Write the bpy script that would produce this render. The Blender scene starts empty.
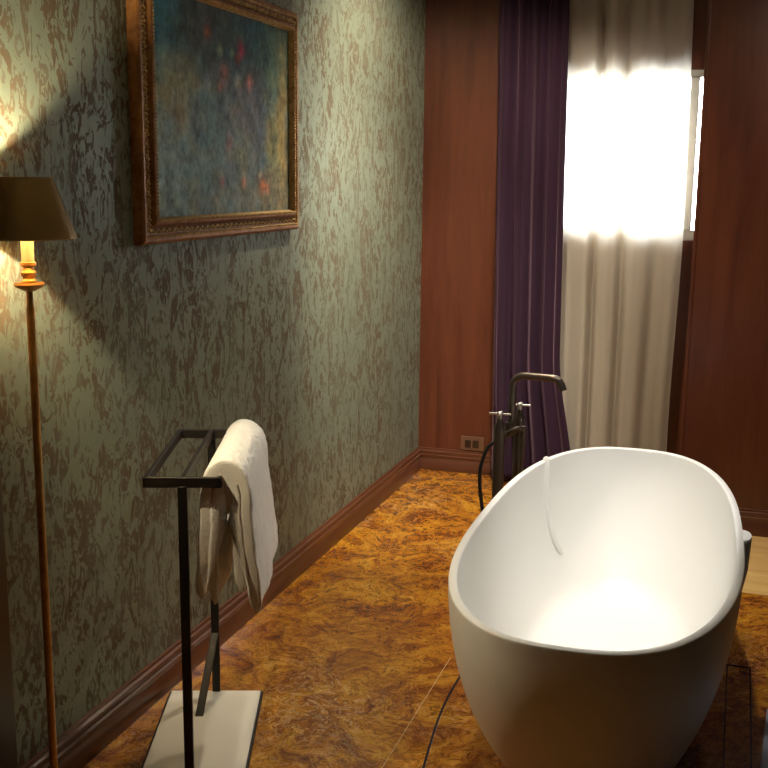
import bpy, math, random
from mathutils import Vector, Matrix, noise
random.seed(7)
C = bpy.context.scene.collection
PI = math.pi

# ------------------------------------------------------------------ geometry helpers
class MB:
    """collects vertices and faces, then links them as ONE mesh object"""
    def __init__(s): s.v = []; s.f = []; s.m = []; s.mi = 0
    def add(s, vs, fs):
        o = len(s.v); s.v += [Vector(p) for p in vs]
        for q in fs: s.f.append([o + i for i in q]); s.m.append(s.mi)
        return s
    def box(s, x0, x1, y0, y1, z0, z1, M=None):
        vs = [Vector((x, y, z)) for z in (z0, z1) for y in (y0, y1) for x in (x0, x1)]
        if M: vs = [M @ v for v in vs]
        return s.add(vs, [(0,2,3,1),(4,5,7,6),(0,1,5,4),(2,6,7,3),(0,4,6,2),(1,3,7,5)])
    def grid(s, P, closed_u=False, closed_v=False, cap0=False, cap1=False):
        nu, nv = len(P), len(P[0]); vs = [p for r in P for p in r]; fs = []
        for i in range(nu if closed_u else nu - 1):
            for j in range(nv if closed_v else nv - 1):
                a, b = i, (i + 1) % nu; c, d = j, (j + 1) % nv
                fs.append((a*nv + c, a*nv + d, b*nv + d, b*nv + c))
        if cap0: fs.append(tuple(range(nv)))
        if cap1: fs.append(tuple(reversed([(nu-1)*nv + j for j in range(nv)])))
        return s.add(vs, fs)
    def lathe(s, prof, c, seg=40, closed=False):
        P = [[Vector((c[0] + r*math.cos(2*PI*k/seg), c[1] + r*math.sin(2*PI*k/seg), c[2] + z)) for k in range(seg)] for r, z in prof]
        return s.grid(P, closed_u=closed, closed_v=True, cap0=not closed, cap1=not closed)
    def tube(s, pts, r, seg=14):
        pts = [Vector(p) for p in pts]; n = len(pts)
        rr = r if isinstance(r, (list, tuple)) else [r]*n
        T = [(pts[min(i+1, n-1)] - pts[max(i-1, 0)]).normalized() for i in range(n)]
        a = Vector((0,0,1)) if abs(T[0].z) < .9 else Vector((1,0,0))
        N = (a - T[0]*a.dot(T[0])).normalized(); P = []
        for i in range(n):
            N = (N - T[i]*N.dot(T[i])).normalized(); B = T[i].cross(N)
            P.append([pts[i] + (N*math.cos(2*PI*k/seg) + B*math.sin(2*PI*k/seg))*rr[i] for k in range(seg)])
        return s.grid(P, closed_v=True, cap0=True, cap1=True)
    def ball(s, c, r, sx=1, sy=1, sz=1, seg=10, rings=6):
        P = []
        for i in range(rings + 1):
            t = -PI/2 + PI*i/rings; t = max(min(t, PI/2 - .05), -PI/2 + .05)
            P.append([Vector((c[0] + r*sx*math.cos(t)*math.cos(2*PI*k/seg), c[1] + r*sy*math.cos(t)*math.sin(2*PI*k/seg), c[2] + r*sz*math.sin(t))) for k in range(seg)])
        return s.grid(P, closed_v=True, cap0=True, cap1=True)
    def build(s, name, mats, parent=None, smooth=False, bevel=0, subsurf=0, autosmooth=None):
        o0 = parent_loc(parent)
        me = bpy.data.meshes.new(name); me.from_pydata([tuple(v - o0) for v in s.v], [], s.f)
        mats = mats if isinstance(mats, (list, tuple)) else [mats]
        for m in mats: me.materials.append(m)
        for p, i in zip(me.polygons, s.m): p.material_index = i; p.use_smooth = smooth or autosmooth is not None
        import bmesh
        bm = bmesh.new(); bm.from_mesh(me); bmesh.ops.recalc_face_normals(bm, faces=bm.faces); bm.to_mesh(me); bm.free()
        if autosmooth is not None: me.set_sharp_from_angle(angle=math.radians(autosmooth))
        me.validate(); me.update()
        o = bpy.data.objects.new(name, me); C.objects.link(o)
        if parent: o.parent = parent
        if bevel:
            b = o.modifiers.new('bevel', 'BEVEL'); b.width = bevel; b.segments = 3; b.limit_method = 'ANGLE'
        if subsurf:
            b = o.modifiers.new('subdiv', 'SUBSURF'); b.levels = subsurf; b.render_levels = subsurf
        return o

def parent_loc(p):
    l = Vector((0,0,0))
    while p: l = l + p.location; p = p.parent
    return l
def tag(o, label, cat, group=None):
    o['label'] = label; o['category'] = cat
    if group: o['group'] = group
    return o
def thing(name, label, cat, loc):
    o = bpy.data.objects.new(name, None); o.empty_display_size = .05; C.objects.link(o); o.location = loc
    return tag(o, label, cat)
def struct(o): o['kind'] = 'structure'; return o

def bez(pts, n=10):
    """Catmull-Rom through points"""
    P = [Vector(p) for p in pts]; P = [P[0]*2 - P[1]] + P + [P[-1]*2 - P[-2]]; out = []
    for i in range(1, len(P) - 2):
        for k in range(n):
            t = k/n; a, b, c, d = P[i-1:i+3]
            out.append(.5*((2*b) + (c - a)*t + (2*a - 5*b + 4*c - d)*t*t + (3*b - a - 3*c + d)*t**3))
    out.append(P[-2]); return out

# ------------------------------------------------------------------ material helpers
class NT:
    def __init__(s, name):
        s.mat = bpy.data.materials.new(name); s.mat.use_nodes = True
        s.t = s.mat.node_tree; s.t.nodes.clear()
        s.out = s.t.nodes.new('ShaderNodeOutputMaterial')
    def n(s, typ, **kw):
        nd = s.t.nodes.new(typ)
        for k, v in kw.items():
            if k.startswith('i_'):
                key = k[2:]; key = int(key) if key.isdigit() else key.replace('_', ' ')
                s.put(nd, key, v)
            else: setattr(nd, k, v)
        return nd
    def put(s, nd, key, v):
        if isinstance(v, bpy.types.NodeSocket): s.t.links.new(v, nd.inputs[key])
        else: nd.inputs[key].default_value = v
    def math(s, op, a, b=0., c=0.):
        nd = s.n('ShaderNodeMath', operation=op)
        for i, v in enumerate((a, b, c)): s.put(nd, i, v)
        return nd.outputs[0]
    def mix(s, fac, a, b):
        nd = s.n('ShaderNodeMix', data_type='RGBA')
        s.put(nd, 0, fac); s.put(nd, 6, a); s.put(nd, 7, b)
        return nd.outputs[2]
    def ramp(s, fac, stops, interp='LINEAR'):
        nd = s.n('ShaderNodeValToRGB'); nd.color_ramp.interpolation = interp
        e = nd.color_ramp.elements
        while len(e) < len(stops): e.new(.5)
        for q, (p, c) in zip(e, stops): q.position = p; q.color = c if len(c) == 4 else (*c, 1)
        s.t.links.new(fac, nd.inputs[0]); return nd.outputs[0]
    def coords(s, scale=(1,1,1), loc=(0,0,0), rot=(0,0,0)):
        tc = s.n('ShaderNodeTexCoord'); mp = s.n('ShaderNodeMapping')
        mp.inputs['Scale'].default_value = scale; mp.inputs['Location'].default_value = loc; mp.inputs['Rotation'].default_value = rot
        s.t.links.new(tc.outputs['Object'], mp.inputs['Vector']); return mp.outputs[0]
    def noise(s, vec, scale, detail=4, rough=.55, dist=0.):
        nd = s.n('ShaderNodeTexNoise', i_Scale=scale, i_Detail=detail, i_Roughness=rough, i_Distortion=dist)
        s.t.links.new(vec, nd.inputs['Vector']); return nd
    def bump(s, h, strength=.3, dist=.01):
        nd = s.n('ShaderNodeBump', i_Strength=strength, i_Distance=dist); s.t.links.new(h, nd.inputs['Height']); return nd.outputs[0]
    def bsdf(s, **kw):
        nd = s.n('ShaderNodeBsdfPrincipled')
        for k, v in kw.items(): s.put(nd, k.replace('_', ' '), v)
        s.t.links.new(nd.outputs[0], s.out.inputs[0]); return nd

def rgb(r, g, b): return (r, g, b, 1)

def plain(name, col, rough=.5, metal=0., var=.12, scale=30, bump=.05, **kw):
    t = NT(name); v = t.coords(); nz = t.noise(v, scale, 5)
    c = t.mix(nz.outputs[0], rgb(*[x*(1 - var) for x in col]), rgb(*[min(1, x*(1 + var)) for x in col]))
    b = t.bsdf(Base_Color=c, Roughness=rough, Metallic=metal, **kw)
    if bump: t.put(b, 'Normal', t.bump(nz.outputs[0], bump, .004))
    return t.mat

def mat_wallpaper():
    t = NT('damask wallpaper'); tc = t.n('ShaderNodeTexCoord'); sp = t.n('ShaderNodeSeparateXYZ')
    t.t.links.new(tc.outputs['Object'], sp.inputs[0]); y, z = sp.outputs[1], sp.outputs[2]
    def motif(period, off, sc, dist, thr, zs, asym, soft=.03):
        u = t.math('PINGPONG', t.math('ADD', y, off), period/2)
        cv = t.n('ShaderNodeCombineXYZ'); t.put(cv, 0, u); t.put(cv, 1, t.math('MULTIPLY', z, zs)); t.put(cv, 2, t.math('MULTIPLY_ADD', y, asym, off))
        nz = t.noise(cv.outputs[0], sc, 3, .6, dist)
        return t.n('ShaderNodeMapRange', i_Value=nz.outputs[0], i_1=thr, i_2=thr + soft).outputs[0]
    big = motif(.44, .03, 6, 1.6, .50, .50, .45)
    mid = motif(.34, .2, 10.5, 1.9, .505, .50, .6)
    fine = motif(.29, .4, 34, 1.4, .43, .62, .8)
    spray = motif(.26, .1, 24, 1.7, .555, .62, .8)
    wv = t.coords(scale=(1, 1, .45)); wn = t.noise(wv, 5.0, 6, .65)
    wear = t.n('ShaderNodeMapRange', i_Value=wn.outputs[0], i_1=.36, i_2=.56).outputs[0]
    mm = t.math('MULTIPLY', t.math('MAXIMUM', mid, t.math('MULTIPLY', big, spray)), fine)
    m = t.math('MAXIMUM', mm, t.math('MULTIPLY', spray, .85))
    sep = t.math('MULTIPLY', m, t.math('MULTIPLY_ADD', wear, .35, .65))
    cloth = t.noise(t.coords(scale=(1, 1, 1)), 60, 4)
    bg = t.mix(cloth.outputs[0], rgb(.160, .190, .146), rgb(.225, .258, .190))
    col = t.mix(sep, bg, rgb(.110, .085, .055))
    b = t.bsdf(Base_Color=col, Metallic=t.math('MULTIPLY_ADD', sep, -.26, .30), Roughness=t.math('MULTIPLY_ADD', sep, .12, .50))
    t.put(b, 'Specular IOR Level', t.math('MULTIPLY_ADD', sep, -.4, .5))
    t.put(b, 'Normal', t.bump(sep, .25, .002))
    return t.mat

def mat_wood(name, dark, light, vertical='z', scale=1., rough=.3, coat=.25):
    t = NT(name)
    sc = {'z': (6, 6, .5), 'x': (.5, 6, 6), 'y': (6, .5, 6)}[vertical]
    v = t.coords(scale=[q*scale for q in sc])
    a = t.noise(v, 2.2, 6, .6, .8); g = t.noise(t.coords(scale=[q*scale*6 for q in sc]), 3, 3, .6)
    kn = t.noise(t.coords(scale=(1.3, 1.3, .5)), 1.6, 3, .5)
    f = t.math('ADD', t.math('MULTIPLY', a.outputs[0], .62), t.math('ADD', t.math('MULTIPLY', g.outputs[0], .18), t.math('MULTIPLY', kn.outputs[0], .25)))
    mid = tuple((p + q)/2 for p, q in zip(dark, light))
    c = t.ramp(f, [(.36, dark), (.52, mid), (.70, light)])
    b = t.bsdf(Base_Color=c, Roughness=rough, Coat_Weight=coat, Coat_Roughness=.3)
    t.put(b, 'Normal', t.bump(g.outputs[0], .06, .002))
    return t.mat

def mat_onyx():
    t = NT('amber onyx'); v = t.coords()
    wn = t.noise(v, 2.2, 4, .55)
    off = t.n('ShaderNodeVectorMath', operation='SCALE'); t.put(off, 0, wn.outputs[1]); off.inputs[3].default_value = .55
    ad = t.n('ShaderNodeVectorMath', operation='ADD'); t.put(ad, 0, v); t.put(ad, 1, off.outputs[0]); w = ad.outputs[0]
    n1 = t.noise(w, 7.5, 9, .66, .7); n2 = t.noise(w, 17, 3, .55, .8); n4 = t.noise(w, 38, 3, .55, .6); n3 = t.noise(v, 1.3, 3, .5)
    base = t.ramp(n1.outputs[0], [(.30, (.11, .027, .006)), (.42, (.23, .070, .009)), (.52, (.39, .155, .011)), (.62, (.50, .235, .018)), (.78, (.58, .33, .09))])
    def contour(n, c0, wd): return t.ramp(n.outputs[0], [(c0 - wd, (0, 0, 0)), (c0 - wd*.25, (1, 1, 1)), (c0 + wd*.25, (1, 1, 1)), (c0 + wd, (0, 0, 0))])
    c = t.mix(t.math('MULTIPLY', contour(n2, .47, .028), .65), base, rgb(.075, .018, .004))
    c = t.mix(t.math('MULTIPLY', contour(n4, .45, .035), .55), c, rgb(.085, .022, .005))
    c = t.mix(t.math('MULTIPLY', contour(n2, .56, .022), .35), c, rgb(.62, .33, .06))
    vein = contour(n4, .56, .04)
    patch = t.n('ShaderNodeMapRange', i_Value=n3.outputs[0], i_1=.50, i_2=.60).outputs[0]
    c = t.mix(t.math('MULTIPLY', t.math('MULTIPLY', vein, patch), .42), c, rgb(.68, .50, .27))
    dk = t.n('ShaderNodeMapRange', i_Value=t.noise(w, 1.7, 4).outputs[0], i_1=.42, i_2=.62).outputs[0]
    c = t.mix(t.math('MULTIPLY', dk, .30), c, rgb(.13, .035, .009))
    b = t.bsdf(Base_Color=c, Roughness=t.math('MULTIPLY_ADD', n2.outputs[0], .12, .13), Coat_Weight=.25, Coat_Roughness=.08)
    t.put(b, 'Normal', t.bump(n2.outputs[0], .10, .004))
    return t.mat

def mat_cloth(name, col, var, trans, sheen=0., rough=.9, weave=400, stretch=(1, 1, 1), bump=.2, sheen_tint=None):
    t = NT(name); v = t.coords(scale=stretch)
    nz = t.noise(v, 9, 5); wv = t.noise(v, weave, 2)
    c = t.mix(nz.outputs[0], rgb(*[x*(1 - var) for x in col]), rgb(*[min(1, x*(1 + var)) for x in col]))
    b = t.bsdf(Base_Color=c, Roughness=rough, Sheen_Weight=sheen, Sheen_Roughness=.35)
    b.inputs['Specular IOR Level'].default_value = .15
    if sheen_tint: b.inputs['Sheen Tint'].default_value = rgb(*sheen_tint)
    t.put(b, 'Normal', t.bump(wv.outputs[0], bump, .002))
    if trans:
        tr = t.n('ShaderNodeBsdfTranslucent'); t.put(tr, 'Color', c)
        mx = t.n('ShaderNodeMixShader'); mx.inputs[0].default_value = trans
        t.t.links.new(b.outputs[0], mx.inputs[1]); t.t.links.new(tr.outputs[0], mx.inputs[2])
        op = t.n('ShaderNodeBsdfTransparent'); m2 = t.n('ShaderNodeMixShader')      # the open holes of the weave
        t.put(m2, 0, t.math('MULTIPLY_ADD', wv.outputs[0], .06, .07))
        t.t.links.new(mx.outputs[0], m2.inputs[1]); t.t.links.new(op.outputs[0], m2.inputs[2]); t.t.links.new(m2.outputs[0], t.out.inputs[0])
    return t.mat

def mat_glass():
    t = NT('window glass'); fr = t.n('ShaderNodeFresnel', i_IOR=1.45)
    tr = t.n('ShaderNodeBsdfTransparent'); gl = t.n('ShaderNodeBsdfGlossy', i_Roughness=.02)
    v = t.coords(); nz = t.noise(v, 3, 2); t.put(tr, 'Color', t.mix(nz.outputs[0], rgb(.95, .97, .97), rgb(.98, .99, 1)))
    mx = t.n('ShaderNodeMixShader'); t.t.links.new(fr.outputs[0], mx.inputs[0])
    t.t.links.new(tr.outputs[0], mx.inputs[1]); t.t.links.new(gl.outputs[0], mx.inputs[2]); t.t.links.new(mx.outputs[0], t.out.inputs[0])
    return t.mat

def mat_emit(name, col, strength):
    t = NT(name); e = t.n('ShaderNodeEmission', i_Color=rgb(*col), i_Strength=strength)      # glowing frosted glass round the light itself
    tr = t.n('ShaderNodeBsdfTransparent'); mx = t.n('ShaderNodeMixShader'); mx.inputs[0].default_value = .3
    t.t.links.new(tr.outputs[0], mx.inputs[1]); t.t.links.new(e.outputs[0], mx.inputs[2]); t.t.links.new(mx.outputs[0], t.out.inputs[0]); return t.mat

def mat_gilt(name, a, b_, metal=.75, rough=.42):
    t = NT(name); v = t.coords(); n1 = t.noise(v, 45, 5, .65); n2 = t.noise(v, 160, 4)
    c = t.ramp(n1.outputs[0], [(.32, a), (.62, b_)])
    b = t.bsdf(Base_Color=c, Metallic=metal, Roughness=t.math('MULTIPLY_ADD', n2.outputs[0], .3, rough - .15))
    t.put(b, 'Normal', t.bump(n2.outputs[0], .25, .003)); return t.mat

def mat_painting():
    t = NT('old oil painting'); at = t.n('ShaderNodeVertexColor', layer_name='paint')
    v = t.coords(); n1 = t.noise(v, 38, 6, .7, .6); n2 = t.noise(t.coords(scale=(1, 1, .3)), 90, 5, .7)
    f = t.math('MULTIPLY_ADD', n1.outputs[0], 1.7, .45)
    m = t.n('ShaderNodeMix', data_type='RGBA', blend_type='MULTIPLY'); m.inputs[0].default_value = 1
    t.put(m, 6, at.outputs[0]); cb = t.n('ShaderNodeCombineColor'); [t.put(cb, i, f) for i in range(3)]; t.put(m, 7, cb.outputs[0])
    c = t.mix(t.math('MULTIPLY', t.ramp(n2.outputs[0], [(.56, (0, 0, 0)), (.68, (1, 1, 1))]), .12), m.outputs[2], rgb(.16, .20, .19))
    b = t.bsdf(Base_Color=c, Roughness=.5)
    b.inputs['Specular IOR Level'].default_value = .08
    t.put(b, 'Normal', t.bump(n2.outputs[0], .12, .003)); return t.mat

M_WALL = mat_wallpaper()
M_PANEL = mat_wood('mahogany panelling', (.052, .013, .0065), (.135, .038, .0165))
M_BASE_Y = mat_wood('mahogany skirting', (.050, .015, .007), (.115, .038, .018), 'y', rough=.28, coat=.5)
M_BASE_X = mat_wood('mahogany skirting across', (.050, .015, .007), (.115, .038, .018), 'x', rough=.28, coat=.5)
M_JAMB = mat_wood('dark stained jamb', (.030, .019, .012), (.055, .035, .022))
M_ONYX = mat_onyx()
M_HONEY = mat_wood('pale honey stone', (.46, .27, .085), (.66, .44, .18), 'x', 1.2, rough=.25)
M_STRIP = plain('dark steel inlay', (.030, .027, .032), .22, .5)
M_DSTONE = plain('dark brown polished stone', (.060, .026, .016), .15, 0, .35, 14)
M_BGREY = plain('pale blue grey floor piece', (.30, .34, .42), .3)
M_PLASTER = plain('ceiling plaster', (.55, .50, .42), .9)
M_ROOM = plain('plain wall paint', (.06, .048, .036), .9)
M_WFRAME = plain('cream window paint', (.42, .38, .31), .5)
M_GLASS = mat_glass()
M_TUB = plain('matt white solid surface', (.86, .855, .83), .42, 0, .01, 8, 0)
M_BRONZE = plain('dark brushed bronze', (.13, .105, .085), .32, .8, .12, 60)
M_BRONZE2 = plain('lighter steel handle', (.42, .40, .37), .3, .9, .1)
M_HOSE = plain('black hose', (.018, .016, .015), .35, .2)
M_SOCKET = plain('brown socket plate', (.13, .062, .034), .35)
M_SOCKIN = plain('dark socket insert', (.030, .016, .010), .3)
M_BLACK = plain('blackened steel', (.012, .009, .008), .5, .2)
M_MARBLE = plain('cream base insert', (.72, .68, .60), .28, 0, .05, 6, 0)
M_VELVET = mat_cloth('aubergine velvet', (.028, .012, .025), .3, 0, sheen=.38, weave=300, stretch=(1, 1, .25), sheen_tint=(.80, .48, .62))
M_SHEER = mat_cloth('cream linen voile', (.66, .59, .49), .05, .45, weave=260, stretch=(1, 1, .6))
M_TOWEL = mat_cloth('cream terry', (.83, .81, .76), .05, 0, sheen=.3, weave=230, bump=.9)
M_SHADE = plain('antique brass shade', (.40, .28, .11), .24, .55, .10, 25, .02)
M_SHADEIN = mat_gilt('gold shade lining', (.70, .48, .19), (.85, .62, .30), .6, .4)
M_POLE = mat_gilt('gilded lamp stem', (.46, .24, .065), (.62, .35, .11), .55, .34)
M_CANDLE = plain('cream candle sleeve', (.88, .82, .68), .6)
M_BULB = mat_emit('warm bulb', (1, .80, .48), 12)
M_FRAMEW = mat_gilt('gilt wood frame', (.17, .062, .017), (.33, .145, .040), .35, .45)
M_GILT = mat_gilt('worn gilding', (.34, .20, .07), (.66, .47, .20), .6, .42)
M_PAINT = mat_painting()

# ------------------------------------------------------------------ the room
XL, YB, XR, YR, HC = -1.646, 5.65, 2.2, -1.3, 2.75
PX, PY = -.203, 5.061                     # edge and face of the wall that stands forward, right of the window
WX0, WX1, WZ0, WZ1 = -.95, PX, 1.31, 2.14   # window opening

m = MB(); m.box(XL - .15, XR + .15, YR - .15, YB + .25, -.12, 0); struct(m.build('floor', M_ONYX))
m = MB(); m.box(XL - .15, XR + .15, YR - .15, YB + .25, HC, HC + .1); struct(m.build('ceiling', M_PLASTER))
m = MB(); m.box(XL - .15, XL, YR, YB, 0, HC); struct(m.build('wall_left', M_WALL))
m = MB(); m.box(XR, XR + .15, YR, YB, 0, HC); struct(m.build('wall_right', M_ROOM))
m = MB(); m.box(XL, XR, YR - .15, YR, 0, HC); struct(m.build('wall_front', M_ROOM))
m = MB(); y0, y1 = YB, YB + .25
m.box(XL - .15, WX0, y0, y1, 0, HC); m.box(WX0, WX1, y0, y1, 0, WZ0); m.box(WX0, WX1, y0, y1, WZ1, HC); m.box(WX1, XR + .15, y0, y1, 0, HC)
struct(m.build('wall_back', M_PANEL))
m = MB(); m.box(PX, XR, PY, YB, 0, HC)
struct(m.build('wall_projecting', M_PANEL))
# moulded edge of the projecting wall
m = MB(); m.box(PX - .002, PX + .012, PY - .004, PY, .12, HC)
struct(m.build('trim_2', M_PANEL, bevel=.002))

# window: frame, two sashes, glass
fy0, fy1 = YB + .015, YB + .085
m = MB()
for a in ((WX0, WX0 + .05, WZ0, WZ1), (WX1 - .012, WX1, WZ0, WZ1), (WX0, WX1, WZ0, WZ0 + .05), (WX0, WX1, WZ1 - .035, WZ1)):
    m.box(a[0], a[1], fy0, fy1, a[2], a[3])
win = struct(m.build('window_1', M_WFRAME, bevel=.004))
m = MB(); m.box(-.288, -.246, fy0 - .012, fy1 - .01, WZ0 + .05, WZ1 - .035); m.box(-.62, -.58, fy0 - .01, fy1 - .01, WZ0 + .05, WZ1 - .035)
m.build('mullion', M_WFRAME, win, bevel=.004)
m = MB(); m.box(WX0 + .05, WX1 - .012, YB + .05, YB + .056, WZ0 + .05, WZ1 - .035); m.build('pane', M_GLASS, win)
m = MB(); m.box(WX0, WX1, YB - .006, YB + .02, WZ0 - .05, WZ0); m.build('window_sill', M_PANEL, win, bevel=.004)

# skirtings: plinth, ogee step, two beads
PROF = [(0, 0), (.026, 0), (.026, .062), (.022, .068), (.022, .072), (.025, .078), (.024, .086), (.017, .089), (.017, .094), (.019, .100), (.017, .108), (.009, .112), (.008, .121), (0, .123)]
def skirting(name, path, nrm, mat):
    P = [[Vector((p[0] + n[0]*d, p[1] + n[1]*d, z)) for d, z in PROF] for p, n in zip(path, nrm)]
    mb = MB(); mb.grid(P, closed_v=True, cap0=True, cap1=True); return struct(mb.build(name, mat, autosmooth=35))
skirting('baseboard_left', [(XL, 2.046), (XL, YB)], [(1, 0), (1, -1)], M_BASE_Y)
skirting('baseboard_back', [(XL, YB), (PX, YB)], [(1, -1), (0, -1)], M_BASE_X)
skirting('baseboard_projecting', [(PX, PY), (XR, PY)], [(0, -1), (0, -1)], M_BASE_X)
# door jamb at the near end of the papered wall
m = MB(); m.box(XL, XL + .03, 1.0, 2.046, 0, 2.3); struct(m.build('trim_1', M_JAMB, bevel=.003))
# floor inlays either side of the tub and the pale slab beyond it
m = MB(); m.box(-.22, XR, 4.29, PY, -.01, .002); struct(m.build('trim_3', M_HONEY))
m = MB()
pts = bez([(-.777, 3.225, 0), (-.777, 3.05, 0), (-.766, 2.88, 0), (-.735, 2.63, 0), (-.685, 2.3, 0)], 8)
for dx0, dx1 in ((-.0035, .0035),):
    P = [[p + Vector((dx0, 0, -.005)), p + Vector((dx0, 0, .003)), p + Vector((dx1, 0, .003)), p + Vector((dx1, 0, -.005))] for p in pts]
    m.grid(P, closed_v=True, cap0=True, cap1=True)
struct(m.build('trim_4', M_STRIP))
m = MB(); m.box(-.844, -.842, 2.2, 3.33, -.005, .001); struct(m.build('trim_5', M_GILT))
m = MB()
m.box(.050, .055, 2.0, 3.59, -.005, .003); m.box(.123, .129, 2.0, 3.59, -.005, .003); m.box(.055, .123, 3.585, 3.59, -.005, .003)
struct(m.build('trim_6', M_STRIP))
m = MB(); m.add([(.150, 2.0, .002), (.5, 2.0, .002), (.5, 3.30, .002), (.174, 3.30, .002), (.150, 2.93, .002)], [(0, 1, 2, 3, 4)]); struct(m.build('trim_7', M_BGREY))  # flat pale blue-grey piece at the right edge of the floor

# ------------------------------------------------------------------ bathtub
cx, cy, ta, tb, th, tn, te = -.318, 3.144, .946, .382, .013, 2.615, -.051
NT_ = 120
def ring(z, sa, sb, n=tn):
    out = []
    for k in range(NT_):
        t = 2*PI*k/NT_; c, s = math.cos(t), math.sin(t)
        X = math.copysign(abs(c)**(2/n), c); Y = math.copysign(abs(s)**(2/n), s)
        x = tb*sb*(1 + te*Y)*X; y = ta*sa*Y
        out.append(Vector((cx + x*math.cos(th) - y*math.sin(th), cy + x*math.sin(th) + y*math.cos(th), z)))
    return out
def inner(z):                       # scale factors of the inside at height z
    q = max(0, (.6 - z)/.6)
    return 1 - .024 - .42*q**1.7, 1 - .060 - .42*q**1.9
rings = []
for z in [0, .006, .02, .05, .1, .15, .2, .25, .3, .35, .4, .45, .5, .54, .57, .585]:
    q = ((.6 - z)/.6)**2; rings.append(ring(z, 1 - .4*q, 1 - .4*q))
rings.append(ring(.595, 1, 1)); rings.append(ring(.599, .9993, .9985)); rings.append(ring(.6003, .998, .996))
rings.append(ring(.6003, .980, .948)); rings.append(ring(.599, .9775, .943)); rings.append(ring(.595, .9765, .9405))
for z in [.58, .55, .5, .45, .4, .35, .3, .25, .2, .17, .15]:
    rings.append(ring(z, *inner(z)))
a_, b_ = inner(.15)
for f, z in ((.95, .128), (.86, .114), (.72, .106), (.5, .102), (.25, .1), (.06, .1)): rings.append(ring(z, a_*f, b_*f))
tub = thing('bathtub', 'matt white freestanding oval bathtub in the middle of the amber floor', 'bathtub', (cx, cy, 0))
m = MB(); m.grid(rings, closed_v=True, cap0=True, cap1=True); m.build('shell', M_TUB, tub, smooth=True)
def rimpt(px, side):                # ring vertex nearest a given y on one side
    R = [p for p in ring(.6, 1, 1) if (p.x - cx)*side > 0]
    return min(R, key=lambda p: abs(p.y - px))
# overflow bump on the right outside of the rim
m = MB(); P = []
bp = rimpt(3.115, 1)
for z, s_ in ((.25, .15), (.4, .8), (.5, 1), (.588, 1), (.5965, .985), (.6001, .94)):
    q = ((.6 - z)/.6)**2; sc = 1 - .4*q; bx = cx + (bp.x - cx)*sc
    P.append([Vector((bx - .016 + (.016 + .024*s_)*max(0, math.cos(t))**.7, bp.y + .056*s_*math.sin(t), z)) for t in [PI*(k/16 - .5) for k in range(17)]])
m.grid(P, closed_v=True, cap0=True, cap1=True); m.build('overflow_housing', M_TUB, tub, autosmooth=50)
# raised channel running down the inside of the far left wall from a notch in the rim
m = MB()
pts = bez([(-.620, 3.79, .601), (-.6145, 3.781, .598), (-.609, 3.763, .534), (-.603, 3.754, .462), (-.588, 3.741, .392), (-.570, 3.734, .328), (-.541, 3.748, .266)], 6)
m.tube(pts, [.013]*(len(pts) - 2) + [.009, .005], 10); m.build('overflow_channel', M_TUB, tub, smooth=True)
m = MB(); m.lathe([(.0, .1), (.028, .1), (.030, .104), (.024, .108), (0.001, .109)], (cx, cy, 0), 24); m.build('drain_plug', M_BRONZE2, tub, smooth=True)

# ------------------------------------------------------------------ freestanding mixer tap
c1, c2 = Vector((-.839, 3.999, 0)), Vector((-.800, 4.195, 0)); cm = (c1 + c2)/2
tap = thing('bath_mixer', 'dark bronze freestanding two-pillar bath mixer tap standing behind the tub', 'tap', tuple(cm))
def pillar(c):
    mb = MB(); mb.lathe([(.001, 0), (.045, 0), (.045, .008), (.022, .012), (.0215, .65), (.0205, .662), (.013, .682), (.009, .694), (.001, .696)], c, 28)
    return mb.build('pillar', M_BRONZE, tap, autosmooth=40)
pillar(c1); pillar(c2)
for c in (c1, c2):
    mb = MB(); z = .712
    for a in (.06, PI/2 + .06):
        d = Vector((math.cos(a), math.sin(a), 0))*.042; mb.tube([c + Vector((0, 0, z)) - d, c + Vector((0, 0, z)) + d], .0048, 10)
    mb.lathe([(.001, .690), (.009, .690), (.010, .706), (.011, .718), (.006, .722), (.001, .723)], c, 16)
    mb.build('cross_handle', M_BRONZE2, tap, autosmooth=40)
mb = MB(); mb.tube([c1 + Vector((0, 0, .615)), c2 + Vector((0, 0, .615))], .014, 14)
mb.tube([cm + Vector((-.0, 0, .615)), cm + Vector((0, 0, .66))], .017, 14); mb.build('crossbar', M_BRONZE, tap, autosmooth=40)
zt = .850; s0 = cm + Vector((.008, .0, 0))
sp = [s0 + Vector((0, 0, .63)), s0 + Vector((0, 0, .74)), s0 + Vector((0, 0, zt - .055))]
sp += [s0 + Vector((.045*(1 - math.cos(t)), 0, zt - .045 + .045*math.sin(t))) for t in [PI/2*k/8 for k in range(9)]]
sp += [s0 + Vector((.10, -.004, zt)), s0 + Vector((.145, -.008, zt - .001))]
sp += [s0 + Vector((.158 + .035*math.sin(t), -.010, zt - .036 + .035*math.cos(t))) for t in [PI/2.4*k/6 for k in range(7)]]
sp += [s0 + Vector((.199, -.011, zt - .046))]
mb = MB(); mb.tube(sp, .0145, 16); mb.build('spout', M_BRONZE, tap, autosmooth=50)
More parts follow.
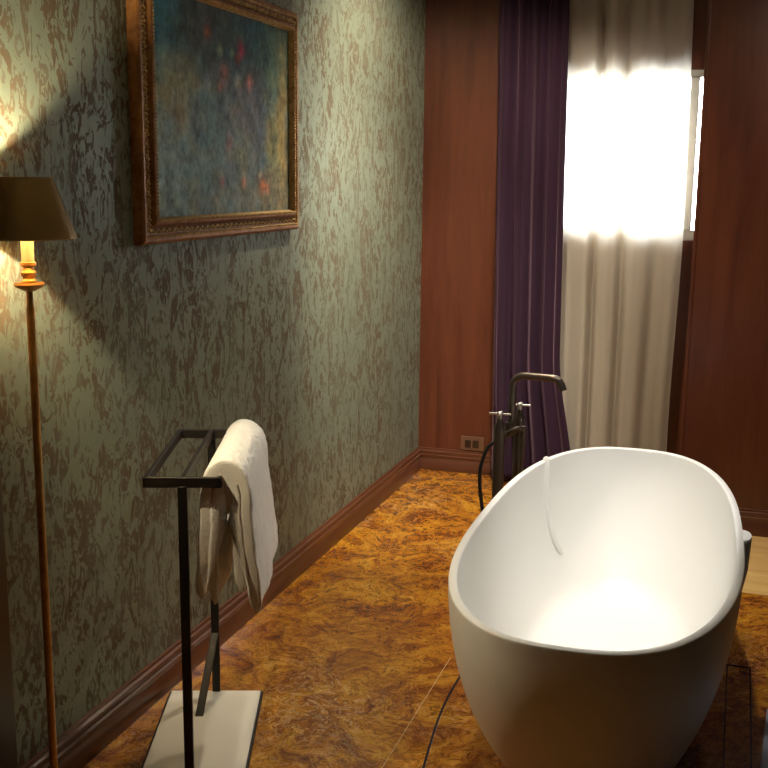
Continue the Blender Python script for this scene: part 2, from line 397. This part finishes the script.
# hand shower in its cradle, and its hose
hk = cm + Vector((.02, -.055, 0))
mb = MB(); mb.tube(bez([c1 + Vector((.012, .06, .618)), hk + Vector((.0, .0, .640)), hk + Vector((.022, .01, .650)), hk + Vector((.034, .02, .636))], 6), .0075, 10)
mb.build('cradle', M_BRONZE, tap, smooth=True)
mb = MB(); mb.tube([hk + Vector((.040, .03, .655)), hk + Vector((.040, .03, .62)), hk + Vector((.036, .03, .46))], [.013, .012, .008], 12); mb.build('hand_shower', M_BRONZE, tap, autosmooth=40)
mb = MB(); hp = bez([c1 + Vector((-.018, .0, .600)), c1 + Vector((-.045, -.01, .570)), c1 + Vector((-.068, -.02, .48)), c1 + Vector((-.058, -.025, .36)), c1 + Vector((-.035, -.02, .24)), c1 + Vector((.0, -.035, .15)), c1 + Vector((.04, -.03, .13)), hk + Vector((.04, .0, .25)), hk + Vector((.036, .03, .46))], 10)
mb.tube(hp, .0075, 10); mb.build('shower_hose', M_HOSE, tap, smooth=True)

# ------------------------------------------------------------------ curtains
def smooth(t): t = max(0, min(1, t)); return t*t*(3 - 2*t)
def curtain(name, mat, x0t, x1t, x0b, x1b, ytop, ybot, zb, zt, fold, nu=220, nz=60, thick=.004, label='', cat='curtain'):
    P = []
    for i in range(nz + 1):
        w = i/nz; z = zt + (zb - zt)*w; row = []
        for k in range(nu + 1):
            s = k/nu; xa = x0t + (x0b(w) if callable(x0b) else (x0b - x0t)*w); xb = x1t + (x1b(w) if callable(x1b) else (x1b - x1t)*w)
            dx, dy = fold(s, w, z); row.append(Vector((xa + (xb - xa)*s + dx, ytop + (ybot - ytop)*w + dy, z)))
        P.append(row)
    mb = MB(); mb.grid(P); o = mb.build(name, mat, smooth=True)
    if thick:
        so = o.modifiers.new('thickness', 'SOLIDIFY'); so.thickness = thick; so.offset = 0
    return tag(o, label, cat)
def vfold(s, w, z):
    a = .027 + .012*w
    ph = 2*PI*(4.3*s + .4*s*s) + .5*math.sin(3*w + 5*s)
    dy = a*math.cos(ph) + .010*math.sin(2*PI*3.1*s + 1.5 + .9*w) + .006*math.sin(2*PI*15*s + 2*w)
    dy *= 1 - .55*smooth((s - .62)/.2)
    dx = .016*math.sin(ph + .6) * (1 - smooth((s - .8)/.2)) * smooth(s/.08)
    return dx, dy + .01*noise.noise(Vector((s*4, w*3, 2)))
curtain('velvet_curtain', M_VELVET, -1.226, -.877, lambda w: .035*math.sin(PI*w)*0 + .028*w, lambda w: .035*w + .085*smooth((w - .74)/.26), 5.49, 5.49, .02, HC, vfold, 320,
        label='floor-length aubergine velvet curtain hanging left of the window', thick=.005)
FOLDS = [(.02, .03, .012), (.16, .05, .020), (.27, .035, -.004), (.345, .026, .036), (.46, .035, -.012), (.545, .030, .034), (.66, .05, -.006), (.80, .05, .010), (.93, .05, -.008)]
def sfold(s, w, z):
    dy = 0
    for c, wd, am in FOLDS:
        c2 = c + .02*math.sin(2.2*w + c*9)*(1 - w*.3); d = (s - c2)/wd; dy += am*1.5*math.exp(-d*d)
    dy += .004*math.sin(2*PI*9*s + 1.5*w) + .006*noise.noise(Vector((s*5, w*2, 5)))
    return .004*math.sin(9*w + 3*s), dy
curtain('voile_curtain', M_SHEER, -.94, -.298, lambda w: .02*w, lambda w: .024*w + .012*math.sin(5*w), 5.565, 5.565, .02, HC, sfold, 320,
        label='long cream voile curtain glowing white in front of the window', thick=0)

# ------------------------------------------------------------------ socket
sk = thing('wall_socket', 'small brown double wall socket on the wood panelling above the skirting', 'socket', (-1.334, YB, .128))
mb = MB(); mb.box(-1.400, -1.268, YB - .008, YB, .128, .206); mb.build('plate', M_SOCKET, sk, bevel=.003)
for x in (-1.374, -1.330, -1.296):
    if x == -1.296: continue
    mb = MB(); mb.box(x - .002, x + .034, YB - .011, YB - .006, .145, .188); mb.build('outlet', M_SOCKIN, sk, bevel=.002)

# ------------------------------------------------------------------ painting
FY0, FY1, FZ0, FZ1 = 2.712, 3.853, 1.406, 2.200
pic = thing('framed_painting', 'large old still-life oil painting of flowers in a carved gilt frame', 'painting', (XL, (FY0 + FY1)/2, FZ0))
def rectsweep(mb, prof):            # prof: (inset from the outer edge, distance off the wall)
    P = []
    for ins, d in prof:
        y0, y1, z0, z1 = FY0 + ins, FY1 - ins, FZ0 + ins, FZ1 - ins
        P.append([Vector((XL + d, y, z)) for y, z in ((y0, z0), (y1, z0), (y1, z1), (y0, z1))])
    mb.grid(P, closed_u=True, closed_v=True)
mb = MB(); rectsweep(mb, [(0, .001), (0, .022), (.003, .031), (.009, .036), (.017, .036), (.022, .032), (.027, .027), (.044, .026), (.051, .029), (.053, .040), (.057, .045), (.063, .046), (.067, .043), (.067, .001)])
fr = mb.build('frame', M_FRAMEW, pic, autosmooth=30)
mb = MB(); rectsweep(mb, [(.067, .001), (.067, .042), (.069, .043), (.072, .038), (.076, .028), (.076, .001)])
mb.build('inner_moulding', M_GILT, fr, autosmooth=30)
def around(ins, step):
    y0, y1, z0, z1 = FY0 + ins, FY1 - ins, FZ0 + ins, FZ1 - ins
    for (ya, za), (yb, zb) in (((y0, z0), (y1, z0)), ((y1, z0), (y1, z1)), ((y1, z1), (y0, z1)), ((y0, z1), (y0, z0))):
        L = math.hypot(yb - ya, zb - za); n = int(L/step)
        for k in range(n):
            t = (k + .5)/n; yield ya + (yb - ya)*t, za + (zb - za)*t, (yb - ya)/L, (zb - za)/L, k
mb = MB()
for y, z, dy, dz, k in around(.0672, .0105): mb.ball((XL + .045, y, z), .0040, 1, 1, 1, 8, 5)
mb.build('inner_beading', M_GILT, fr, smooth=True)
mb = MB()
for y, z, dy, dz, k in around(.0215, .0095): mb.ball((XL + .034, y, z), .0036, 1, 1, 1, 8, 5)
mb.build('outer_beading', M_GILT, fr, smooth=True)
mb = MB()
for y, z, dy, dz, k in around(.0375, .034):      # carved leaf scrolls in the hollow
    for sgn, off, l, w in ((1, 0, .0135, .0040), (-1, .012, .0085, .0045), (1, -.013, .006, .006)):
        ca, sa = math.cos(.75*sgn), math.sin(.75*sgn); pts = []
        uy, uz = dy*ca - dz*sa, dy*sa + dz*ca
        for i in range(6):
            t = i/5 - .5; bend = .004*(1 - 4*t*t)*sgn
            pts.append(Vector((XL + .028 + .004*(1 - 4*t*t), y + dy*off + uy*l*2*t*.7 - uz*bend, z + dz*off + uz*l*2*t*.7 + uy*bend)))
        mb.tube(pts, [.0012, w*.7, w, w, w*.6, .001], 8)
mb.build('carving', M_GILT, fr, smooth=True)
# canvas: loose brushwork of a dim floral still life
W_, H_ = FY1 - FY0 - .150, FZ1 - FZ0 - .150
BL = [  # u, v (from the top), su, sv, colour, strength
 (.04, .16, .12, .26, (.030, .085, .115), 1), (.10, .40, .13, .12, (.165, .165, .095), .95), (.16, .52, .07, .07, (.155, .115, .075), .7), (.02, .42, .08, .08, (.150, .150, .090), .8), (.36, .08, .22, .16, (.028, .032, .030), 1),
 (.52, .16, .16, .18, (.030, .040, .042), .9), (.70, .12, .16, .14, (.022, .055, .068), .8), (.86, .16, .10, .22, (.052, .075, .048), .8), (.93, .50, .035, .34, (.150, .110, .045), .9),
 (.86, .62, .05, .14, (.110, .105, .050), .8), (.60, .46, .13, .10, (.115, .120, .125), .8), (.68, .42, .10, .22, (.050, .048, .060), .7), (.10, .78, .22, .2, (.150, .195, .190), 1.1), (.34, .66, .16, .2, (.080, .120, .125), .9),
 (.50, .92, .30, .09, (.10, .11, .10), .7), (.84, .92, .14, .1, (.085, .070, .040), .8), (.60, .66, .07, .12, (.115, .125, .100), .75), (.50, .72, .06, .16, (.10, .11, .12), .6)]
FL = [(.36, .13, .025, (.24, .085, .05)), (.60, .17, .028, (.30, .050, .075)), (.57, .22, .018, (.21, .06, .05)), (.44, .20, .02, (.13, .16, .10)), (.53, .20, .018, (.15, .19, .11)), (.47, .31, .035, (.24, .12, .11)), (.44, .37, .025, (.20, .10, .10)), (.57, .34, .03, (.20, .19, .16)),
      (.66, .33, .028, (.27, .13, .12)), (.35, .37, .03, (.15, .17, .18)), (.30, .27, .022, (.10, .13, .12)), (.50, .64, .03, (.22, .13, .12)), (.58, .70, .035, (.14, .16, .10)), (.44, .84, .022, (.22, .10, .09)), (.60, .84, .022, (.25, .12, .10)), (.76, .86, .035, (.32, .10, .05)), (.74, .80, .020, (.22, .19, .14)), (.80, .88, .02, (.28, .10, .06)), (.83, .95, .02, (.16, .15, .10)), (.40, .93, .02, (.12, .10, .07))]
def paint(u, v):
    wu = u + .03*noise.noise(Vector((u*9, v*7, 1))); wv = v + .04*noise.noise(Vector((u*8, v*6, 4)))
    c = Vector((.020, .026, .026)); W = .35
    for a, b, su, sv, col, k in BL:
        g = k*2.2*math.exp(-((wu - a)/su)**2 - ((wv - b)/sv)**2); c += Vector(col)*g; W += g
    c = c/W
    wu = u + .014*noise.noise(Vector((u*28, v*20, 8))); wv = v + .018*noise.noise(Vector((u*26, v*19, 3)))
    for a, b, s_, col in FL:
        g = .68*math.exp(-((wu - a)**2*1.5 + (wv - b)**2*.7)/(s_*s_)); c = c.lerp(Vector(col), g)
    g = (c.x + c.y + c.z)/3
    k = max(.25, 1 + .55*noise.noise(Vector((u*17, v*9, 11))) + .45*noise.noise(Vector((u*45, v*24, 6))) + .38*noise.noise(Vector((u*110, v*60, 2))))
    h = .25*noise.noise(Vector((u*14, v*12, 31)))
    c = Vector([max(.004, g + (q - g)*1.35) for q in c])*k*1.85
    return Vector((c.x*(1 + h), c.y, c.z*(1 - h)))
NU, NV = 240, 150; P = [[Vector((XL + .026, FY0 + .075 + W_*i/NU, FZ1 - .075 - H_*j/NV)) for j in range(NV + 1)] for i in range(NU + 1)]
mb = MB(); mb.grid(P); yb0 = FY0 + .075; yb1 = FY1 - .075; zb0 = FZ0 + .075; zb1 = FZ1 - .075
k0 = len(mb.v); mb.add([(XL + .012, yb0, zb0), (XL + .012, yb1, zb0), (XL + .012, yb1, zb1), (XL + .012, yb0, zb1)], [(0, 1, 2, 3)])
cv = mb.build('canvas', M_PAINT, pic, smooth=True)
la = cv.data.color_attributes.new('paint', 'FLOAT_COLOR', 'POINT')
for i in range(len(cv.data.vertices)):
    u, v = ((i//(NV + 1))/NU, (i % (NV + 1))/NV) if i < k0 else (.5, .5)
    la.data[i].color = (*paint(u, v), 1)

# ------------------------------------------------------------------ floor lamp
LX, LY = -1.516, 2.051
lamp = thing('floor_lamp', 'slim gilded floor lamp with a brass cone shade against the papered wall', 'lamp', (LX, LY, 0))
o = (LX, LY, 0)
mb = MB(); mb.lathe([(.001, 0), (.092, 0), (.092, .010), (.086, .018), (.052, .026), (.024, .040), (.014, .065), (.009, .075), (.001, .076)], o, 48); mb.build('base', M_POLE, lamp, autosmooth=40)
mb = MB(); mb.lathe([(.001, .06), (.0095, .06), (.0095, .70), (.0092, 1.300), (.0075, 1.312), (.0075, 1.345), (.001, 1.346)], o, 20); mb.build('pole', M_POLE, lamp, autosmooth=40)
mb = MB(); mb.lathe([(.001, 1.340), (.012, 1.343), (.030, 1.352), (.0345, 1.358), (.033, 1.361), (.020, 1.362), (.001, 1.362)], o, 32); mb.build('drip_pan', M_POLE, lamp, autosmooth=40)
mb = MB(); mb.lathe([(.001, 1.362), (.016, 1.362), (.0165, 1.366), (.0125, 1.371), (.017, 1.379), (.0175, 1.385), (.013, 1.391), (.012, 1.396), (.018, 1.401), (.0175, 1.407), (.0145, 1.409), (.001, 1.410)], o, 28); mb.build('candle_cup', M_POLE, lamp, autosmooth=40)
mb = MB(); mb.lathe([(.001, 1.405), (.0140, 1.405), (.0138, 1.518), (.010, 1.524), (.001, 1.524)], o, 28); mb.build('candle_sleeve', M_CANDLE, lamp, autosmooth=40)
mb = MB(); mb.lathe([(.002, 1.522), (.008, 1.527), (.012, 1.540), (.0125, 1.550), (.009, 1.562), (.003, 1.572)], o, 20); mb.build('bulb', M_BULB, lamp, smooth=True)
bl = bpy.data.lights.new('bulb_light', 'POINT'); bl.energy = 54; bl.color = (1, .82, .52); bl.shadow_soft_size = .009
blo = bpy.data.objects.new('bulb_light', bl); C.objects.link(blo); blo.location = (LX, LY, 1.552)
ZT, ZB, RT, RB = 1.594, 1.462, .0630, .110
mb = MB(); mb.lathe([(RT, ZT), (RB, ZB), (RB - .0008, ZB), (RT - .0008, ZT)], o, 72, closed=True); sh = mb.build('lamp_shade', M_SHADE, lamp, autosmooth=40)
mb = MB(); mb.lathe([(RT - .0012, ZT - .001), (RB - .0012, ZB + .001), (RB - .0018, ZB + .001), (RT - .0018, ZT - .001)], o, 72, closed=True); mb.build('lining', M_SHADEIN, sh, autosmooth=40)
for r, z in ((RT, ZT), (RB, ZB)):
    mb = MB(); mb.lathe([(r + .0018*math.cos(t), z + .0018*math.sin(t)) for t in [2*PI*k/8 for k in range(8)]], o, 72, closed=True)
    mb.build('rim_wire', M_SHADE, sh, smooth=True)
mb = MB()
for a in (.4, .4 + 2*PI/3, .4 + 4*PI/3): mb.tube([(LX + .010*math.cos(a), LY + .010*math.sin(a), 1.52), (LX + RT*.98*math.cos(a), LY + RT*.98*math.sin(a), ZT - .004)], .0014, 8)
mb.build('shade_carrier', M_POLE, lamp, smooth=True)

# ------------------------------------------------------------------ towel stand (its own axes: u across, s along, towards the window)
O = Vector((-1.204, 2.351, 0)); SV = Vector((-.331, .944, 0)); UV = Vector((.944, .331, 0)); LL, WW = .525, .185
def st(u, s, z): return O + UV*u + SV*s + Vector((0, 0, z))
FR = Matrix(((UV.x, SV.x, 0, O.x), (UV.y, SV.y, 0, O.y), (0, 0, 1, 0), (0, 0, 0, 1)))
stand = thing('towel_stand', 'black steel towel stand with a cream base plate beside the papered wall', 'towel stand', tuple(st(-WW/2, LL/2, 0)))
z0, z1, tk = .832, .860, .012
mb = MB(); mb.box(-WW - tk/2, tk/2, -tk/2, tk/2, z0, z1, FR); mb.box(-WW - tk/2, tk/2, LL - tk/2, LL + tk/2, z0, z1, FR)
mb.box(-WW - tk/2, -WW + tk/2, -tk/2, LL + tk/2, z0, z1, FR); mb.box(-tk/2, tk/2, -tk/2, LL + tk/2, z0, z1, FR)
mb.build('top_frame', M_BLACK, stand, bevel=.003)
mb = MB(); mb.box(-WW/2 - tk/2, -WW/2 + tk/2, .004, LL - .004, z0, z1 - .002, FR); mb.build('middle_rail', M_BLACK, stand, bevel=.002)
for s_ in (0, LL):
    mb = MB(); mb.box(-WW/2 - .012, -WW/2 + .012, s_ - .007, s_ + .007, .006, z0 + .004, FR); mb.build('post', M_BLACK, stand, bevel=.002)
pa, pb = st(-WW/2, LL - .005, .215), st(-WW/2 - .030, LL - .16, .018)
mb = MB(); d = pb - pa; nrm = SV.cross(Vector((0, 0, 1))).normalized()
pl = [pa + nrm*.012, pa - nrm*.012, pb - nrm*.012, pb + nrm*.012]; th_ = SV*.006
mb.add([p - th_ for p in pl] + [p + th_ for p in pl], [(0, 1, 2, 3), (7, 6, 5, 4), (0, 4, 5, 1), (1, 5, 6, 2), (2, 6, 7, 3), (3, 7, 4, 0)])
mb.build('brace', M_BLACK, stand, bevel=.002)
BU0, BU1, BS0, BS1 = -.240, .053, -.02, .535
mb = MB(); mb.box(BU0, BU1, BS0, BS1, 0, .016, FR); mb.build('base_plate', M_BLACK, stand, bevel=.006)
mb = MB(); mb.box(BU0 + .007, BU1 - .007, BS0 + .007, BS1 - .007, .012, .0185, FR); mb.build('base_insert', M_MARBLE, stand, bevel=.004)

# ------------------------------------------------------------------ towel: a folded sheet hung over the right-hand rail
def towel_sheet(mb, path, hw, s0f, s1f, seed):
    """path: list of (u, z) centre line over the rail; hw half thickness"""
    n = len(path); NS = 90
    ring_n = []
    left, right = [], []
    for i in range(n):
        a, b = path[max(i - 1, 0)], path[min(i + 1, n - 1)]; dx, dz = b[0] - a[0], b[1] - a[1]; L = math.hypot(dx, dz) or 1
        nx, nz = -dz/L, dx/L; e = min(i, n - 1 - i); w = hw*(1 if e > 3 else (.40, .70, .88, .96)[e])
        left.append((path[i][0] + nx*w, path[i][1] + nz*w, i/(n - 1))); right.append((path[i][0] - nx*w, path[i][1] - nz*w, i/(n - 1)))
    loop = left + right[::-1]
    P = []
    for k in range(NS + 1):
        e = min(k, NS - k); row = []
        t = (0, .004, .010, .018, .028)[e] if e < 5 else .028 + (.472)*(e - 4)/(NS/2 - 4)
        if k > NS/2: t = 1 - t
        sq = (.40, .72, .88, .96, .99)[e] if e < 5 else 1
        for j, (u, z, q) in enumerate(loop):
            c = path[round(q*(n - 1))]
            uu, zz = c[0] + (u - c[0])*sq, c[1] + (z - c[1])*sq
            s_ = s0f(q, zz) + (s1f(q, zz) - s0f(q, zz))*t
            drop = (z1 - zz)/.36
            nz1 = noise.noise(Vector((s_*7, q*4, seed))); nz2 = noise.noise(Vector((s_*22, zz*18 + uu*18, seed + 3))); nz3 = noise.noise(Vector((s_*90, zz*90, uu*90 + seed)))
            uu += .012*nz1*max(0, drop) + .004*nz2 + .0022*nz3
            zz += .010*nz1*max(0, drop) + .0022*nz3 + .002*nz2
            row.append(st(uu, s_, zz))
        P.append(row)
    mb.grid(P, closed_v=True, cap0=True, cap1=True)
def tpath(ctrl): return [(p.x, p.y) for p in bez([(u, z, 0) for u, z in ctrl], 9)]
mb = MB(); S0 = lambda q, z: .012 - .006*math.sin(q*9) + .015*smooth((q - .90)/.10)**2; S1 = lambda q, z: .500 + .01*math.sin(q*7) - .015*smooth((q - .90)/.10)**2
towel_sheet(mb, tpath([(-.050, .532), (-.047, .60), (-.040, .70), (-.034, .80), (-.024, .855), (-.002, .879), (.022, .880), (.046, .863), (.060, .825), (.066, .75), (.074, .66), (.084, .57), (.090, .490)]), .018, S0, S1, 1.)
towel_sheet(mb, tpath([(-.018, .512), (-.020, .60), (-.021, .70), (-.022, .80), (-.022, .850)]), .0125, lambda q, z: .022, lambda q, z: .49, 9.)
towel_sheet(mb, tpath([(.052, .545), (.044, .62), (.038, .70), (.040, .78), (.044, .835)]), .0150, lambda q, z: .020, lambda q, z: .49, 14.)
tw = mb.build('towel', M_TOWEL, smooth=True, subsurf=1)
tag(tw, 'fluffy white towel folded over the black towel stand', 'towel')

# ------------------------------------------------------------------ light
w = bpy.data.worlds.new('daylight'); bpy.context.scene.world = w; w.use_nodes = True
bg = w.node_tree.nodes['Background']; bg.inputs[0].default_value = (.86, .93, 1, 1); bg.inputs[1].default_value = 42
def spot(name, loc, tgt, power, angle, blend, col, size=.04):
    l = bpy.data.lights.new(name, 'SPOT'); l.energy = power; l.spot_size = math.radians(angle); l.spot_blend = blend; l.color = col; l.shadow_soft_size = size
    ob = bpy.data.objects.new(name, l); C.objects.link(ob); ob.location = loc
    ob.rotation_euler = (Vector(tgt) - Vector(loc)).to_track_quat('-Z', 'Y').to_euler(); return ob
WARM = (1, .83, .62)
spot('downlight_corner', (-.95, 4.45, HC - .02), (-1.6, 5.0, .6), 170, 128, .8, (1, .87, .66))
spot('fill_wall', (-.62, 3.75, HC - .02), (-1.646, 5.0, .65), 520, 58, .9, (1, .92, .76), .10)  # added spot that evens the light on the papered wall towards the corner
spot('downlight_tub', (-.25, 3.05, HC - .02), (-.27, 3.80, .25), 125, 46, .9, (1, .97, .93))
spot('fill_room', (-.5, 3.3, HC - .02), (-.75, 3.1, 0), 44, 76, .9, (1, .93, .80))  # added general fill for the floor, base plate and towel
spot('fill_stand', (-.85, 2.95, HC - .02), (-.95, 2.8, 0), 40, 62, .9, (1, .92, .78))  # extra fill added to raise the light level round towel and stand
spot('fill_right', (.55, 3.7, HC - .02), (.35, 5.06, 1.1), 75, 90, .9, (1, .88, .72))  # spot put in to brighten the projecting wood wall
p = bpy.data.lights.new('window_portal', 'AREA'); p.shape = 'RECTANGLE'; p.size = WX1 - WX0; p.size_y = WZ1 - WZ0; p.cycles.is_portal = True
po = bpy.data.objects.new('window_portal', p); C.objects.link(po); po.location = ((WX0 + WX1)/2, YB + .12, (WZ0 + WZ1)/2); po.rotation_euler = (-PI/2, 0, 0)

# ------------------------------------------------------------------ camera
cam = bpy.data.cameras.new('camera'); co = bpy.data.objects.new('camera', cam); C.objects.link(co)
yaw, pitch, roll = [math.radians(a) for a in (18.157, 10.802, .611)]
f = Vector((-math.sin(yaw)*math.cos(pitch), math.cos(yaw)*math.cos(pitch), -math.sin(pitch)))
r = Vector((math.cos(yaw), math.sin(yaw), 0)); u = r.cross(f)
r2 = r*math.cos(roll) + u*math.sin(roll); u2 = -r*math.sin(roll) + u*math.cos(roll)
co.matrix_world = Matrix(((r2.x, u2.x, -f.x, 0), (r2.y, u2.y, -f.y, 0), (r2.z, u2.z, -f.z, 1.6), (0, 0, 0, 1)))
cam.sensor_width = 36; cam.sensor_fit = 'HORIZONTAL'; cam.lens = 36*1076.42/768; cam.clip_start = .02
sc = bpy.context.scene; sc.camera = co
sc.view_settings.view_transform = 'Standard'; sc.view_settings.look = 'None'; sc.view_settings.exposure = 0; sc.view_settings.gamma = 1
sc.cycles.use_denoising = True; sc.cycles.max_bounces = 10; sc.cycles.transparent_max_bounces = 12
